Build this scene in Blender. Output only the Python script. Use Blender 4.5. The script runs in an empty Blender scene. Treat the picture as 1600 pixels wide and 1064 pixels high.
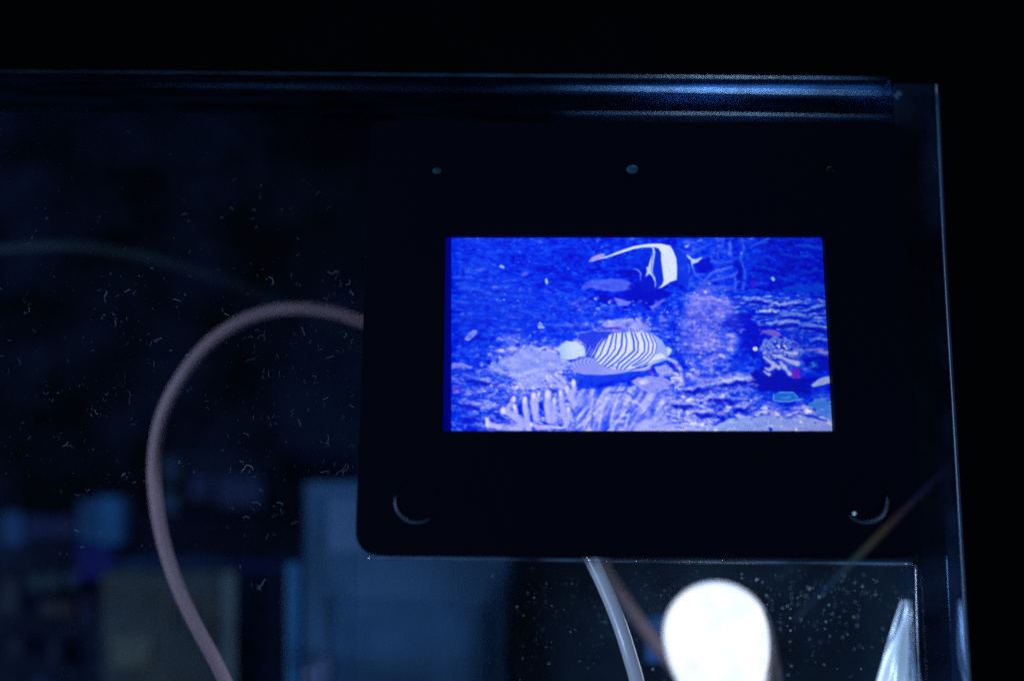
import bpy, bmesh, math, random
import numpy as np
from mathutils import Vector, Matrix
random.seed(5)
S = bpy.context.scene
COL = S.collection

# ================= camera, world, lights, exposure =================
TILT = math.radians(7.5)                 # the camera looks up a little at the upright case
EYE = Vector((0.0, -0.352 * math.cos(TILT), 0.300))
cd = bpy.data.cameras.new("camera"); cam = bpy.data.objects.new("camera", cd); COL.objects.link(cam)
cam.location = EYE; cam.rotation_euler = (math.pi / 2 + TILT, 0, 0)
cd.lens = 50; cd.sensor_width = 36; cd.clip_start = 0.01; cd.clip_end = 30
cd.dof.use_dof = True; cd.dof.focus_distance = 0.354; cd.dof.aperture_fstop = 1.6; cd.dof.aperture_blades = 9
S.camera = cam
W = bpy.data.worlds.new("World"); S.world = W; W.use_nodes = True
W.node_tree.nodes["Background"].inputs[0].default_value = (0.0006, 0.0009, 0.0026, 1)
W.node_tree.nodes["Background"].inputs[1].default_value = 1.0
S.view_settings.view_transform = 'Standard'; S.view_settings.look = 'None'
S.view_settings.exposure = 0; S.view_settings.gamma = 1; S.view_settings.use_curve_mapping = False
S.render.engine = 'CYCLES'
S.cycles.use_denoising = False
S.cycles.max_bounces = 10; S.cycles.transparent_max_bounces = 16; S.cycles.caustics_refractive = False
S.cycles.sample_clamp_indirect = 2.0

UPC = Vector((0, -math.sin(TILT), math.cos(TILT))); FWD = Vector((0, math.cos(TILT), math.sin(TILT)))
def at(px, py, Y):
    """the point at depth Y that stands at (px, py) of the photograph"""
    d = Vector(((px - 800) / 2222.2, 0, 0)) + UPC * (-(py - 532) / 2222.2) + FWD
    return EYE + d * ((Y - EYE.y) / d.y)

def area(name, loc, to, size, power, col, spread=180, sy=None):
    l = bpy.data.lights.new(name, 'AREA'); l.energy = power; l.size = size; l.color = col; l.spread = math.radians(spread)
    if sy: l.shape = 'RECTANGLE'; l.size_y = sy
    o = bpy.data.objects.new(name, l); COL.objects.link(o); o.location = loc
    o.rotation_euler = (Vector(to) - Vector(loc)).to_track_quat('-Z', 'Y').to_euler(); return o
T0 = at(350, 700, .03)
area("room_light", (-.62, -.50, .34), T0, .22, 7.6, (.50, .70, 1.0))
area("added_case_light", at(1190, 60, .006) + Vector((0, 0, .060)), at(1150, 150, .006), .030, 0.055, (.55, .78, 1.0), 70)  # added lamp that brightens the lines along the lid
area("low_light", (.42, -.16, .12), at(1150, 960, .01), .08, 1.1, (.50, .72, 1.0))

# ================= helpers =================
def mat(name, col, rough=.5, spec=.5, metal=0., var=0., vs=200., bump=0., bs=600., trans=0., alpha=1., ior=1.45, coat=0.):
    m = bpy.data.materials.new(name); m.use_nodes = True; nt = m.node_tree; b = nt.nodes["Principled BSDF"]
    b.inputs["Base Color"].default_value = (*col, 1); b.inputs["Roughness"].default_value = rough
    b.inputs["Metallic"].default_value = metal; b.inputs["Specular IOR Level"].default_value = spec
    b.inputs["Transmission Weight"].default_value = trans; b.inputs["IOR"].default_value = ior
    b.inputs["Coat Weight"].default_value = coat
    tc = nt.nodes.new("ShaderNodeTexCoord")
    if var:
        n = nt.nodes.new("ShaderNodeTexNoise"); n.inputs["Scale"].default_value = vs; n.inputs["Detail"].default_value = 5
        r = nt.nodes.new("ShaderNodeMapRange"); r.inputs[1].default_value = .3; r.inputs[2].default_value = .7
        r.inputs[3].default_value = 1 - var; r.inputs[4].default_value = 1 + var
        mx = nt.nodes.new("ShaderNodeVectorMath"); mx.operation = 'SCALE'; mx.inputs[0].default_value = col
        nt.links.new(tc.outputs["Object"], n.inputs["Vector"]); nt.links.new(n.outputs["Fac"], r.inputs[0])
        nt.links.new(r.outputs[0], mx.inputs["Scale"]); nt.links.new(mx.outputs[0], b.inputs["Base Color"])
    if bump:
        n = nt.nodes.new("ShaderNodeTexNoise"); n.inputs["Scale"].default_value = bs; n.inputs["Detail"].default_value = 4
        bp = nt.nodes.new("ShaderNodeBump"); bp.inputs["Strength"].default_value = bump; bp.inputs["Distance"].default_value = .0004
        nt.links.new(tc.outputs["Object"], n.inputs["Vector"]); nt.links.new(n.outputs["Fac"], bp.inputs["Height"])
        nt.links.new(bp.outputs[0], b.inputs["Normal"])
    return m

def clear_mat(name, haze_col, haze, rough=.04, streak=0.):
    """polished acrylic: looks through, mirrors at a slant, with a trace of milky haze"""
    m = bpy.data.materials.new(name); m.use_nodes = True; nt = m.node_tree; N = nt.nodes; Lk = nt.links
    N.remove(N["Principled BSDF"]); out = N["Material Output"]
    t = N.new("ShaderNodeBsdfTransparent"); t.inputs[0].default_value = (.96, .98, 1, 1)
    g = N.new("ShaderNodeBsdfGlossy"); g.inputs["Roughness"].default_value = rough
    f = N.new("ShaderNodeFresnel"); f.inputs[0].default_value = 1.49
    d = N.new("ShaderNodeBsdfDiffuse"); d.inputs[0].default_value = (*haze_col, 1)
    a = N.new("ShaderNodeMixShader"); b = N.new("ShaderNodeMixShader"); b.inputs[0].default_value = haze
    Lk.new(f.outputs[0], a.inputs[0]); Lk.new(t.outputs[0], a.inputs[1]); Lk.new(g.outputs[0], a.inputs[2])
    Lk.new(a.outputs[0], b.inputs[1]); Lk.new(d.outputs[0], b.inputs[2]); Lk.new(b.outputs[0], out.inputs[0])
    tc = N.new("ShaderNodeTexCoord"); mp = N.new("ShaderNodeMapping"); n = N.new("ShaderNodeTexNoise")
    mp.inputs["Scale"].default_value = (1, 1, 1) if not streak else streak
    n.inputs["Scale"].default_value = 60; n.inputs["Detail"].default_value = 6
    r = N.new("ShaderNodeMapRange"); r.inputs[1].default_value = .38; r.inputs[2].default_value = .72; r.inputs[3].default_value = haze * .25; r.inputs[4].default_value = haze * 2.2
    Lk.new(tc.outputs["Object"], mp.inputs[0]); Lk.new(mp.outputs[0], n.inputs["Vector"]); Lk.new(n.outputs["Fac"], r.inputs[0]); Lk.new(r.outputs[0], b.inputs[0])
    return m

def link(name, me, m, parent=None, smooth=False):
    o = bpy.data.objects.new(name, me); COL.objects.link(o)
    if m: me.materials.append(m)
    if smooth:
        for p in me.polygons: p.use_smooth = True
    if parent: o.parent = parent; o.matrix_parent_inverse = parent.matrix_world.inverted()
    return o
def tag(o, label=None, cat=None, group=None, kind=None):
    for k, v in (("label", label), ("category", cat), ("group", group), ("kind", kind)):
        if v: o[k] = v
    return o
def thing(name, loc, label, cat, group=None):
    o = bpy.data.objects.new(name, None); COL.objects.link(o); o.location = loc; o.empty_display_size = .01
    bpy.context.view_layer.update()
    return tag(o, label, cat, group)
def bmobj(name, bm, m, parent=None, smooth=False, bevel=0., seg=2):
    bmesh.ops.recalc_face_normals(bm, faces=bm.faces)
    me = bpy.data.meshes.new(name); bm.to_mesh(me); bm.free()
    o = link(name, me, m, parent, smooth)
    if bevel:
        b = o.modifiers.new("bevel", 'BEVEL'); b.width = bevel; b.segments = seg; b.limit_method = 'ANGLE'; b.angle_limit = math.radians(35)
    return o
def rounded(c, r):
    """pixel polygon c (clockwise from top left) with corner radii r"""
    out = []; n = len(c)
    for i in range(n):
        p = Vector(c[i]); a = (Vector(c[i - 1]) - p).normalized(); b = (Vector(c[(i + 1) % n]) - p).normalized()
        rr = r[i]
        if rr <= 0: out.append(tuple(p)); continue
        for k in range(9):
            t = k / 8; s = (1 - t) ** 2; e = t * t      # quadratic corner
            q = p + a * rr * s + b * rr * e
            out.append(tuple(q))
    return out
def slab(bm, pts, Y0, Y1, hole=None):
    """a plate whose front outline (photo pixels at depth Y0) is carried straight back to depth Y1"""
    def loop(pp): return [bm.verts.new(at(x, y, Y0)) for x, y in pp]
    a = loop(pts); es = [bm.edges.new((a[i], a[(i + 1) % len(a)])) for i in range(len(a))]
    if hole:
        h = loop(hole); es += [bm.edges.new((h[i], h[(i + 1) % len(h)])) for i in range(len(h))]
        fs = [g for g in bmesh.ops.triangle_fill(bm, use_beauty=True, edges=es)["geom"] if isinstance(g, bmesh.types.BMFace)]
    else:
        fs = [bm.faces.new(a)]
    r = bmesh.ops.extrude_face_region(bm, geom=fs)
    bmesh.ops.translate(bm, verts=[v for v in r["geom"] if isinstance(v, bmesh.types.BMVert)], vec=(0, Y1 - Y0, 0))
    return bm
def rect(x0, y0, x1, y1): return [(x0, y0), (x1, y0), (x1, y1), (x0, y1)]
def plate(name, pts, Y0, Y1, m, parent=None, bevel=0., hole=None):
    return bmobj(name, slab(bmesh.new(), pts, Y0, Y1, hole), m, parent, False, bevel)
def smoothpath(P, n=10):
    P = [Vector(p) for p in P]; Q = [P[0] * 2 - P[1]] + P + [P[-1] * 2 - P[-2]]; out = []
    for i in range(1, len(Q) - 2):
        for k in range(n):
            t = k / n; a, b, c, d = Q[i - 1], Q[i], Q[i + 1], Q[i + 2]
            out.append(.5 * ((2 * b) + (c - a) * t + (2 * a - 5 * b + 4 * c - d) * t * t + (3 * b - a - 3 * c + d) * t ** 3))
    out.append(P[-1]); return out
def tube(bm, P, R, sides=14, cap=True):
    rings = []; up = Vector((0, 1, 0.01)).normalized()
    for i, p in enumerate(P):
        t = (P[min(i + 1, len(P) - 1)] - P[max(i - 1, 0)]).normalized()
        u = up.cross(t)
        u = u.normalized() if u.length > 1e-4 else Vector((1, 0, 0)); v = t.cross(u).normalized()
        r = R[i] if isinstance(R, (list, tuple)) else R
        rings.append([bm.verts.new(p + (u * math.cos(2 * math.pi * k / sides) + v * math.sin(2 * math.pi * k / sides)) * r) for k in range(sides)])
    for a, b in zip(rings, rings[1:]):
        for k in range(sides): bm.faces.new((a[k], a[(k + 1) % sides], b[(k + 1) % sides], b[k]))
    if cap: bm.faces.new(rings[0][::-1]); bm.faces.new(rings[-1])
    return bm
MM = .001
PX = .000158                                # one photo pixel at the plane in focus, in metres


SX0, SY0, SW, SH = 690, 366, 616, 310           # picture window (units of the picture itself)

def paint_picture():
    rs = np.random.RandomState(11)
    yy, xx = np.mgrid[0:SH, 0:SW].astype(float)
    X = xx + SX0; Y = yy + SY0

    def lerpgrid(g, u, v):
        h, w = g.shape
        u = np.clip(u, 0, w - 1.001); v = np.clip(v, 0, h - 1.001)
        iu = u.astype(int); iv = v.astype(int)
        fu = u - iu; fv = v - iv
        fu = fu * fu * (3 - 2 * fu); fv = fv * fv * (3 - 2 * fv)
        return (g[iv, iu] * (1 - fu) * (1 - fv) + g[iv, iu + 1] * fu * (1 - fv)
                + g[iv + 1, iu] * (1 - fu) * fv + g[iv + 1, iu + 1] * fu * fv)

    def noise(sx, sy=None, ang=0.0, wx=0, wy=0):
        sy = sy or sx
        c, s = np.cos(ang), np.sin(ang)
        u = ((xx + wx) * c + (yy + wy) * s) / sx + 400 / sx
        v = (-(xx + wx) * s + (yy + wy) * c) / sy + 700 / sy
        g = rs.uniform(-1, 1, (int(1900 / sy) + 3, int(1900 / sx) + 3))
        return lerpgrid(g, u, v)

    def fbm(s, n=4, k=.6, **kw):
        a = 0; amp = 1; t = 0
        for i in range(n):
            a = a + amp * noise(s / 1.9 ** i, **{q: (w / 1.9 ** i if q == 'sy' else w) for q, w in kw.items()})
            t += amp * amp; amp *= k
        return a / np.sqrt(t)

    L = np.array([
     [.25,.25,.25,.27,.27,.25,.22,.22,.25,.30,.25,.20,.32,.36,.30,.25,.16,.15,.18,.18],
     [.25,.32,.24,.20,.22,.22,.20,.20,.22,.20,.12,.20,.30,.30,.24,.25,.18,.10,.13,.16],
     [.25,.28,.32,.30,.22,.20,.22,.28,.30,.18,.10,.12,.30,.34,.30,.22,.22,.18,.18,.14],
     [.28,.30,.34,.34,.28,.28,.34,.25,.14,.08,.16,.36,.46,.50,.46,.34,.34,.30,.28,.28],
     [.24,.20,.24,.30,.32,.34,.34,.40,.50,.55,.40,.34,.42,.48,.38,.16,.30,.42,.38,.32],
     [.22,.28,.38,.46,.36,.36,.42,.45,.45,.45,.40,.34,.46,.52,.44,.18,.14,.22,.22,.28],
     [.28,.34,.52,.62,.62,.60,.50,.30,.25,.25,.30,.34,.42,.50,.42,.22,.14,.36,.34,.22],
     [.40,.40,.48,.62,.62,.58,.45,.22,.22,.25,.36,.50,.48,.46,.50,.40,.16,.10,.12,.26],
     [.34,.44,.48,.54,.52,.56,.58,.60,.64,.66,.66,.62,.54,.54,.46,.48,.28,.18,.24,.32],
     [.28,.32,.46,.52,.46,.56,.62,.62,.64,.70,.68,.62,.60,.58,.42,.40,.60,.62,.62,.60]])
    wx = 9 * noise(26); wy = 9 * noise(26)
    base = lerpgrid(L, (X - 720 + wx) / 30, (Y - 383 + wy) / 30)
    f1 = fbm(22, 5, .75, sy=13, wx=wx, wy=wy)
    f2 = fbm(7, 4, .85, wx=wx * .4, wy=wy * .4)
    rid = 1 - np.abs(noise(16, 7, .25, wx, wy)) * 2
    # lumps of rubble: a scatter of stones, each pale on its upper side
    lump = np.zeros((SH, SW))
    for k in range(2600):
        px = rs.uniform(-4, SW + 4); py = rs.uniform(-4, SH + 4); r_ = rs.uniform(1.8, 6.5) * (1.0 if py > 70 else .8)
        x0, x1 = int(max(px - 2 * r_, 0)), int(min(px + 2 * r_ + 1, SW)); y0, y1 = int(max(py - 2 * r_, 0)), int(min(py + 2 * r_ + 1, SH))
        if x1 <= x0 or y1 <= y0: continue
        u = (xx[y0:y1, x0:x1] - px) / (r_ * rs.uniform(1, 1.7)); v = (yy[y0:y1, x0:x1] - py) / (r_ * rs.uniform(.6, 1))
        u, v = u + .35 * wx[y0:y1, x0:x1] / 9, v + .35 * wy[y0:y1, x0:x1] / 9
        w_ = np.clip(1.3 - np.hypot(u, v), 0, .6) / .6
        lump[y0:y1, x0:x1] = lump[y0:y1, x0:x1] * (1 - w_) + w_ * (rs.uniform(-.5, 1) - .9 * v)
    contrast = .10 + .52 * np.clip(base, 0, .6)
    lowleft = np.exp(-(((X - 760) / 60) ** 2 + ((Y - 640) / 50) ** 2))
    L1 = base + contrast * (.42 * f1 + .34 * f2 + .16 * rid + .38 * lump) + lowleft * .07 * f1
    # fine bright crumbs of coral sand
    grit = np.clip(noise(2.4) * noise(9) * 1.5 - .35, 0, 1) * (.3 + base)
    L1 = L1 + grit * .45
    # vertical faint weed strands, upper left
    up = np.clip(1 - np.abs(Y - 410) / 60, 0, 1) * np.clip(1 - (X - 700) / 300, 0, 1)
    L1 = L1 + up * .05 * noise(5, 40)

    stops = np.array([0, .12, .28, .42, .58, .74, 1.0, 1.4])
    rgb = np.array([[0, 8, 170], [0, 22, 208], [0, 56, 240], [28, 78, 246], [84, 106, 248], [150, 164, 250], [222, 230, 254], [240, 244, 255]]) / 255.
    def ramp(l): return np.stack([np.interp(l, stops, rgb[:, i]) for i in range(3)], -1)
    img = ramp(L1)

    def mix(m, c):
        nonlocal img
        c = np.asarray(c, float)
        if c.max() > 1.5: c = c / 255.
        img = img * (1 - m[..., None]) + c * m[..., None]

    def inside(P):
        P = np.asarray(P, float); r = np.zeros((SH, SW), bool)
        n = len(P)
        for i in range(n):
            x0, y0 = P[i]; x1, y1 = P[(i + 1) % n]
            if y0 == y1: continue
            c = (Y < y0) != (Y < y1)
            r ^= c & (X < (x1 - x0) * (Y - y0) / (y1 - y0) + x0)
        return r

    def sdist(P, W=None, closed=False):
        P = np.asarray(P, float); n = len(P)
        W = np.zeros(n) if W is None else np.resize(np.asarray(W, float), n)
        d = np.full((SH, SW), 1e9)
        for i in range(n if closed else n - 1):
            j = (i + 1) % n
            a = P[i]; b = P[j] - a; q = max(b @ b, 1e-9)
            t = np.clip(((X - a[0]) * b[0] + (Y - a[1]) * b[1]) / q, 0, 1)
            dd = np.hypot(X - a[0] - t * b[0], Y - a[1] - t * b[1]) - (W[i] + (W[j] - W[i]) * t)
            d = np.minimum(d, dd)
        return d

    def sm(d, soft): return np.clip(.5 - d / (2 * soft), 0, 1)

    def poly(P, c, a=1., soft=.8, tex=0.):
        d = sdist(P, closed=True); d = np.where(inside(P), -d, d)
        m = a * sm(d + tex * noise(6), soft)
        mix(m, c); return m

    def line(P, w, c, a=1., soft=.7):
        m = a * sm(sdist(P, w), soft); mix(m, c)

    def blob(x, y, rx, ry, c, a=1., ang=0., soft=.25, rough=0.):
        t = np.radians(ang)
        u = ((X - x) * np.cos(t) + (Y - y) * np.sin(t)) / rx
        v = (-(X - x) * np.sin(t) + (Y - y) * np.cos(t)) / ry
        m = a * np.clip((1 - np.hypot(u, v) + rough * f2 * .5) / soft, 0, 1); mix(m, c); return m

    T1 = lambda *p: [(690 + p[i] / 5, 350 + p[i + 1] / 5) for i in range(0, len(p), 2)]
    T2 = lambda *p: [(1000 + p[i] / 5, 350 + p[i + 1] / 5) for i in range(0, len(p), 2)]
    T3 = lambda *p: [(690 + p[i] / 5, 510 + p[i + 1] / 5) for i in range(0, len(p), 2)]
    T4 = lambda *p: [(1000 + p[i] / 5, 510 + p[i + 1] / 5) for i in range(0, len(p), 2)]
    F1 = lambda *p: [(900 + p[i] / 6.667, 360 + p[i + 1] / 6.667) for i in range(0, len(p), 2)]
    F2 = lambda *p: [(860 + p[i] / 6.667, 490 + p[i + 1] / 6.667) for i in range(0, len(p), 2)]
    LIL = (150, 165, 250); PALE = (196, 206, 252)

    # left half of the reef
    blob(734, 420, 13, 7, (60, 105, 246), .8, soft=.8, rough=.8)
    blob(784, 417, 5, 2.5, (150, 180, 250), .9, 15, .5, .5)
    blob(820, 428, 9, 5, (84, 92, 240), .9, -20, .6)
    blob(854, 440, 2.6, 6.2, (140, 172, 250), 1, -5)
    blob(856, 456, 10, 3.5, (70, 78, 240), .8, 20, .6)
    for px, py in ((827, 409), (810, 410), (812, 394), (933, 377), (941, 386), (826, 445), (868, 452), (888, 420), (942, 409), (877, 463), (884, 466)):
        blob(px, py, 2.2, 2, (70, 120, 248), .8, 0, .6)
    poly(T1(180,890, 210,850, 245,825, 280,830, 275,860, 240,895, 205,915, 185,905), (124, 142, 250), .95, 1)
    poly(T1(748,795, 768,755, 780,775, 805,815, 755,815), (165, 190, 252), 1, .8)
    blob(738, 446, 20, 5, (20, 90, 244), .6, 20, .8, .6)
    poly(T1(100,470, 300,440, 330,470, 200,520, 110,510), (10, 74, 240), .6, 3, 2)
    # shelf of rock with overlapping plates
    for k in range(46):
        px = rs.uniform(715, 850); py = 445 + (px - 715) * .15 + rs.uniform(-5, 48)
        a = rs.uniform(-.1, .45); l = rs.uniform(4, 12)
        line([(px - l * np.cos(a), py - l * np.sin(a)), (px, py + rs.uniform(-1, 1)), (px + l * np.cos(a), py + l * np.sin(a))], [.2, rs.uniform(.6, 1.3), .2], [(58, 104, 248), (90, 118, 250), (0, 22, 205), (24, 84, 244)][rs.randint(4)], .62, 1.1)
    # oval sponge under the striped fish, and the hollow beside it
    poly(T1(1080,520, 1130,450, 1270,430, 1420,432, 1520,480, 1500,520, 1350,530, 1240,515, 1180,500), (74, 98, 244), .85, 1.5, 1.2)
    poly(F1(470,690, 560,590, 680,500, 830,600, 1000,640, 1010,690, 880,720, 700,745, 560,735), (0, 16, 200), .9, 3, 3)
    poly(F1(240,680, 310,665, 420,720, 440,755, 320,765, 250,740), (0, 12, 195), .9, 2, 2)
    poly(F1(390,700, 470,715, 570,745, 540,790, 440,780), (92, 112, 248), .9, 1.2, 1)
    for px, py in ((930, 467), (953, 472), (902, 478), (934, 482)): blob(px, py, 4, 3, (110, 135, 250), .9, 0, .5, .5)
    poly(F1(770,800, 840,750, 930,710, 900,750, 860,790, 790,820), (96, 116, 246), .8, 1.5, 1)
    blob(906, 476, 15, 14, (96, 104, 246), .55, 0, .9, 1.)
    # reef behind the angel fish: pale plate and violet strip
    poly(T1(1250,790, 1330,745, 1420,750, 1500,740, 1620,790, 1620,835, 1440,820, 1300,835), (150, 160, 250), .75, 2.5, 3)
    blob(958, 513, 26, 3.2, (88, 66, 232), .75, 0, .6)
    blob(1008, 508, 30, 9, (112, 124, 250), .5, 10, .8, 1.)
    # sandy hump
    poly(T3(320,300, 480,265, 560,215, 620,180, 700,150, 760,190, 900,200, 940,260, 1010,290, 830,350, 810,420, 760,500, 620,440, 560,400, 440,375), (146, 166, 250), .82, 3.5, 5)
    poly(T3(450,100, 520,55, 600,110, 560,160, 480,110), (120, 138, 250), .6, 2, 3)
    line(T3(500,370, 600,385, 700,350, 800,330), [.5, 2, 3, 1], (176, 196, 252), .6, 2)
    poly(T3(75,290, 150,275, 240,315, 230,335, 150,320, 80,330), (116, 128, 250), .85, 1.5, 1)
    poly(T3(80,450, 150,470, 180,500, 120,530, 80,520), (92, 88, 240), .8, 2, 1)
    line(T3(170,570, 230,600, 330,590, 430,625, 480,650), [1.5, 4, 5, 4, 3], (128, 146, 250), .6, 2)
    # white sparks on the rubble
    for k in range(420):
        px = rs.uniform(706, 1290); py = rs.uniform(440, 665)
        l = lerpgrid(L, np.array([(px - 720) / 30]), np.array([(py - 383) / 30]))[0]
        if l < .3 or rs.rand() > l * 1.6: continue
        m = (abs(X - px) < 8) & (abs(Y - py) < 8)
        r = rs.uniform(.5, 1.6)
        mix(np.where(m, rs.uniform(.4, .95) * sm(np.hypot(X - px, (Y - py) * 1.2) - r, .8), 0), (195, 205, 253))
    # shadow band below the angel fish
    poly(F2(220,620, 330,600, 500,640, 800,590, 1010,590, 1020,630, 900,665, 700,700, 480,735, 290,790, 280,700, 180,690, 120,620), (24, 66, 240), .80, 1.5, 1.5)
    poly(T3(830,480, 930,500, 920,530, 840,510), (0, 40, 225), .9, 1.5, .5)
    # ribbed coral mass, lower middle
    rmask = np.clip((Y - (607 - (X - 900) * .09)) / 5, 0, 1) * np.clip((X - 893) / 8, 0, 1) * np.clip((1056 - X) / 30, 0, 1)
    rib = noise(5.5, 38, .62, wx * .8, wy * .8) + .5 * noise(3, 14, .55)
    mix(rmask * .75, ramp(.66 + .26 * rib + .05 * f2))
    for pts, w in ((T3(1060,790, 1150,720, 1260,620), 5), (T3(1180,560, 1170,640, 1140,700), 3), (T3(1290,560, 1240,700, 1230,790), 3.5),
                   (T3(1360,600, 1330,700, 1320,780), 3.5), (T3(1420,560, 1520,590, 1590,650), 3), (T3(1400,700, 1460,690, 1440,770), 4), (T3(1340,740, 1420,740), 3)):
        line(pts, [w * .4, w * .6, w * .35], (206, 214, 253), .7, 1.8)
    for pts in (T3(1320,640, 1290,760, 1260,800), T3(1180,690, 1170,790), T3(1010,640, 1050,740, 1030,800), T3(1450,520, 1500,550, 1530,530), T3(1560,730, 1600,700), T3(1330,520, 1420,510)):
        line(pts, 1.2, (40, 76, 240), .8, 1.4)
    # finger coral
    fing = [(T3(650,565, 655,640, 680,800), 4.5), (T3(720,530, 715,600, 740,720), 5), (T3(760,520, 750,580, 745,640), 3), (T3(830,520, 830,620, 850,740), 6.5),
            (T3(880,570, 885,730), 4), (T3(930,510, 940,600, 965,730), 4.5), (T3(565,560, 520,640, 500,660), 4), (T3(570,620, 590,700), 4),
            (T3(480,650, 560,690, 630,760), 6), (T3(360,760, 450,785, 620,790), 5), (T3(355,725, 375,770), 4), (T3(700,760, 760,790, 900,780), 3.5),
            (T3(850,385, 910,440, 980,490), 2.6), (T3(895,370, 930,400, 965,440), 3.4), (T3(855,455, 960,480), 2.6), (T3(1030,430, 1035,480, 1010,560), 4.2),
            (T3(980,480, 1010,560, 1045,600), 5), (T3(990,640, 1000,700, 970,780), 4)]
    for pts, w in fing: line(pts, w + .8, (30, 62, 236), .5, 2.4)
    for pts, w in fing:
        line(pts, [w * .8, w, w * 1.1], (146, 158, 250), .85, 1.8)
        line([(a - w * .25, b) for a, b in pts], w * .4, (196, 204, 253), .5, 2.)
    mix(.30 * np.clip(noise(3.2), 0, 1) * (Y > 580) * (X < 900) * (X > 750), (226, 232, 255))
    blob(842, 668, 9, 3, (150, 110, 240), .6, 0, .6); blob(872, 668, 14, 2.6, (205, 212, 254), .8, 0, .5, .5)
    poly(T3(750,590, 790,600, 800,640, 765,650), (10, 46, 228), .9, 1.2)
    poly(T3(590,620, 625,610, 635,690, 600,690), (10, 46, 228), .9, 1.2)
    poly(T3(370,660, 430,670, 560,770, 470,750), (0, 40, 222), .8, 1.6)
    poly(T3(760,735, 900,770, 930,780, 820,770), (0, 36, 216), .9, 1)

    # rubble right of the middle
    line(T4(360,370, 450,420, 560,440, 640,400, 760,370, 800,390), [3, 5, 5, 4, 4, 2], (168, 180, 251), .6, 2.5)
    line(T4(800,385, 850,390, 880,405, 850,430), .7, (110, 150, 250), .9, .8)
    poly(T4(545,630, 600,600, 650,600, 690,700, 650,750, 600,690), (0, 34, 215), .85, 2, 2)
    blob(1083, 637, 6, 3.4, (190, 200, 253), .9, 10, .5)
    blob(1055, 573, 12, 6, (84, 62, 232), .7, 10, .7); blob(1018, 581, 9, 5, (84, 62, 232), .8, 30, .7)
    # crab-like pale limb by the snout
    poly(T4(110,320, 200,290, 260,330, 240,390, 160,390, 120,350), (150, 160, 250), .85, 1.5, 2)
    line(T4(215,250, 280,280, 320,340, 330,400), [2, 3, 3, 3], (150, 164, 251), .8, 1.4)
    poly(T4(230,400, 320,390, 350,460, 300,465, 250,440), (196, 204, 253), .95, 1.2, 1)
    line(T4(230,300, 260,330, 240,290, 290,350), .8, (20, 44, 225), .8, .8)
    # oval stone
    poly(T4(-70,430, -20,400, 80,385, 200,400, 250,440, 220,490, 100,525, 20,500), (136, 148, 249), .95, 1.2, .8)
    blob(1006, 597, 11, 5.5, (190, 200, 253), .8, -8, .6)
    # violet speckled rock, middle right
    vm = blob(1105, 500, 34, 44, (70, 70, 238), .35, 10, .9, 1.)
    mix(np.clip(noise(3) * 1.6 + .5 * f2 - .25, 0, 1) * np.clip(1.2 - np.hypot((X - 1100) / 50, (Y - 505) / 62), 0, 1) * .8, (150, 158, 250))
    mix(np.clip(-noise(3.4) * 1.6 + .5 * f2 - .5, 0, 1) * np.clip(1.2 - np.hypot((X - 1100) / 50, (Y - 505) / 62), 0, 1) * .8, (14, 34, 222))
    blob(1102, 456, 3.6, 3.2, (216, 226, 255), 1, 0, .5)
    poly(T2(430,500, 470,470, 640,470, 740,500, 700,530, 560,520, 470,545), (84, 104, 246), .6, 2.5, 2)
    # twisting branches, upper right
    for pts, w, c in ((T2(410,340, 430,400, 490,440), 2.2, (50, 84, 242)), (T2(500,450, 560,385, 640,360, 715,340), 2.4, (58, 92, 243)),
                      (T2(520,455, 620,430, 700,410, 770,380), 2.2, (62, 90, 243)), (T2(560,290, 620,310, 700,300, 760,280), 2.6, (34, 78, 240)),
                      (T2(610,280, 600,240, 640,180, 650,110), 3.4, (26, 64, 238)), (T2(700,150, 705,190, 700,240), 3.2, (58, 96, 244)),
                      (T2(790,130, 810,200, 780,280, 820,400, 800,520), 4.2, (22, 70, 236)), (T2(860,180, 940,150, 1000,120), 3, (14, 72, 232)),
                      (T2(730,400, 750,450, 740,520), 3, (40, 80, 240)), (T2(380,400, 380,470, 450,500), 2, (44, 84, 240))):
        line(pts, w, c, .8, 1.8)
        line([(a + w * .2, b - w * .5) for a, b in pts], w * .25, (96, 124, 247), .4, 1.2)
    poly(T2(430,330, 450,280, 540,260, 560,330, 520,380, 460,380), (0, 22, 208), .85, 2, 1.5)
    poly(T2(720,280, 770,270, 800,350, 790,440, 750,450, 770,370), (0, 20, 200), .8, 2.2, 2)
    line(T2(300,190, 360,230, 400,230, 480,190, 560,150), [1, 2.5, 3, 2, 1], (58, 90, 242), .7, 1.8)
    blob(1120, 371, 6, 2.2, (120, 84, 226), .7, 0, .6); blob(1177, 443, 10, 11, (46, 40, 222), .8, 0, .7, .5)
    poly(T2(1020,430, 1035,405, 1055,430, 1045,450), (92, 160, 244), 1, .8)
    blob(1158, 396, 2.4, 2.4, (70, 130, 246), .9)
    for px, py in ((1240, 380), (1255, 372), (1278, 384), (1192, 371), (1217, 376), (1232, 392), (1168, 402)): blob(px, py, 3, 2, (24, 96, 228), .7, 20, .8, .6)
    # blue water over the ledge, right
    poly(T2(1100,500, 1250,470, 1440,460, 1460,540, 1300,540, 1160,540), (8, 72, 228), .7, 3, 3)
    # stepped ribs of the right ledge
    for k in range(70):
        t = rs.rand(); px = 1148 + t * 145; py = 462 + rs.uniform(0, 48) + (t - .5) * 6
        l = rs.uniform(3, 10); a = rs.uniform(-.35, .12)
        line([(px - l, py - l * np.tan(a)), (px, py - 1), (px + l, py + l * np.tan(a))], [.3, rs.uniform(.7, 1.8), .3], [(110, 140, 246), (84, 130, 244), (52, 108, 240), (0, 30, 205), (150, 172, 250)][rs.randint(5)], .75, 1.2)
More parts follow.
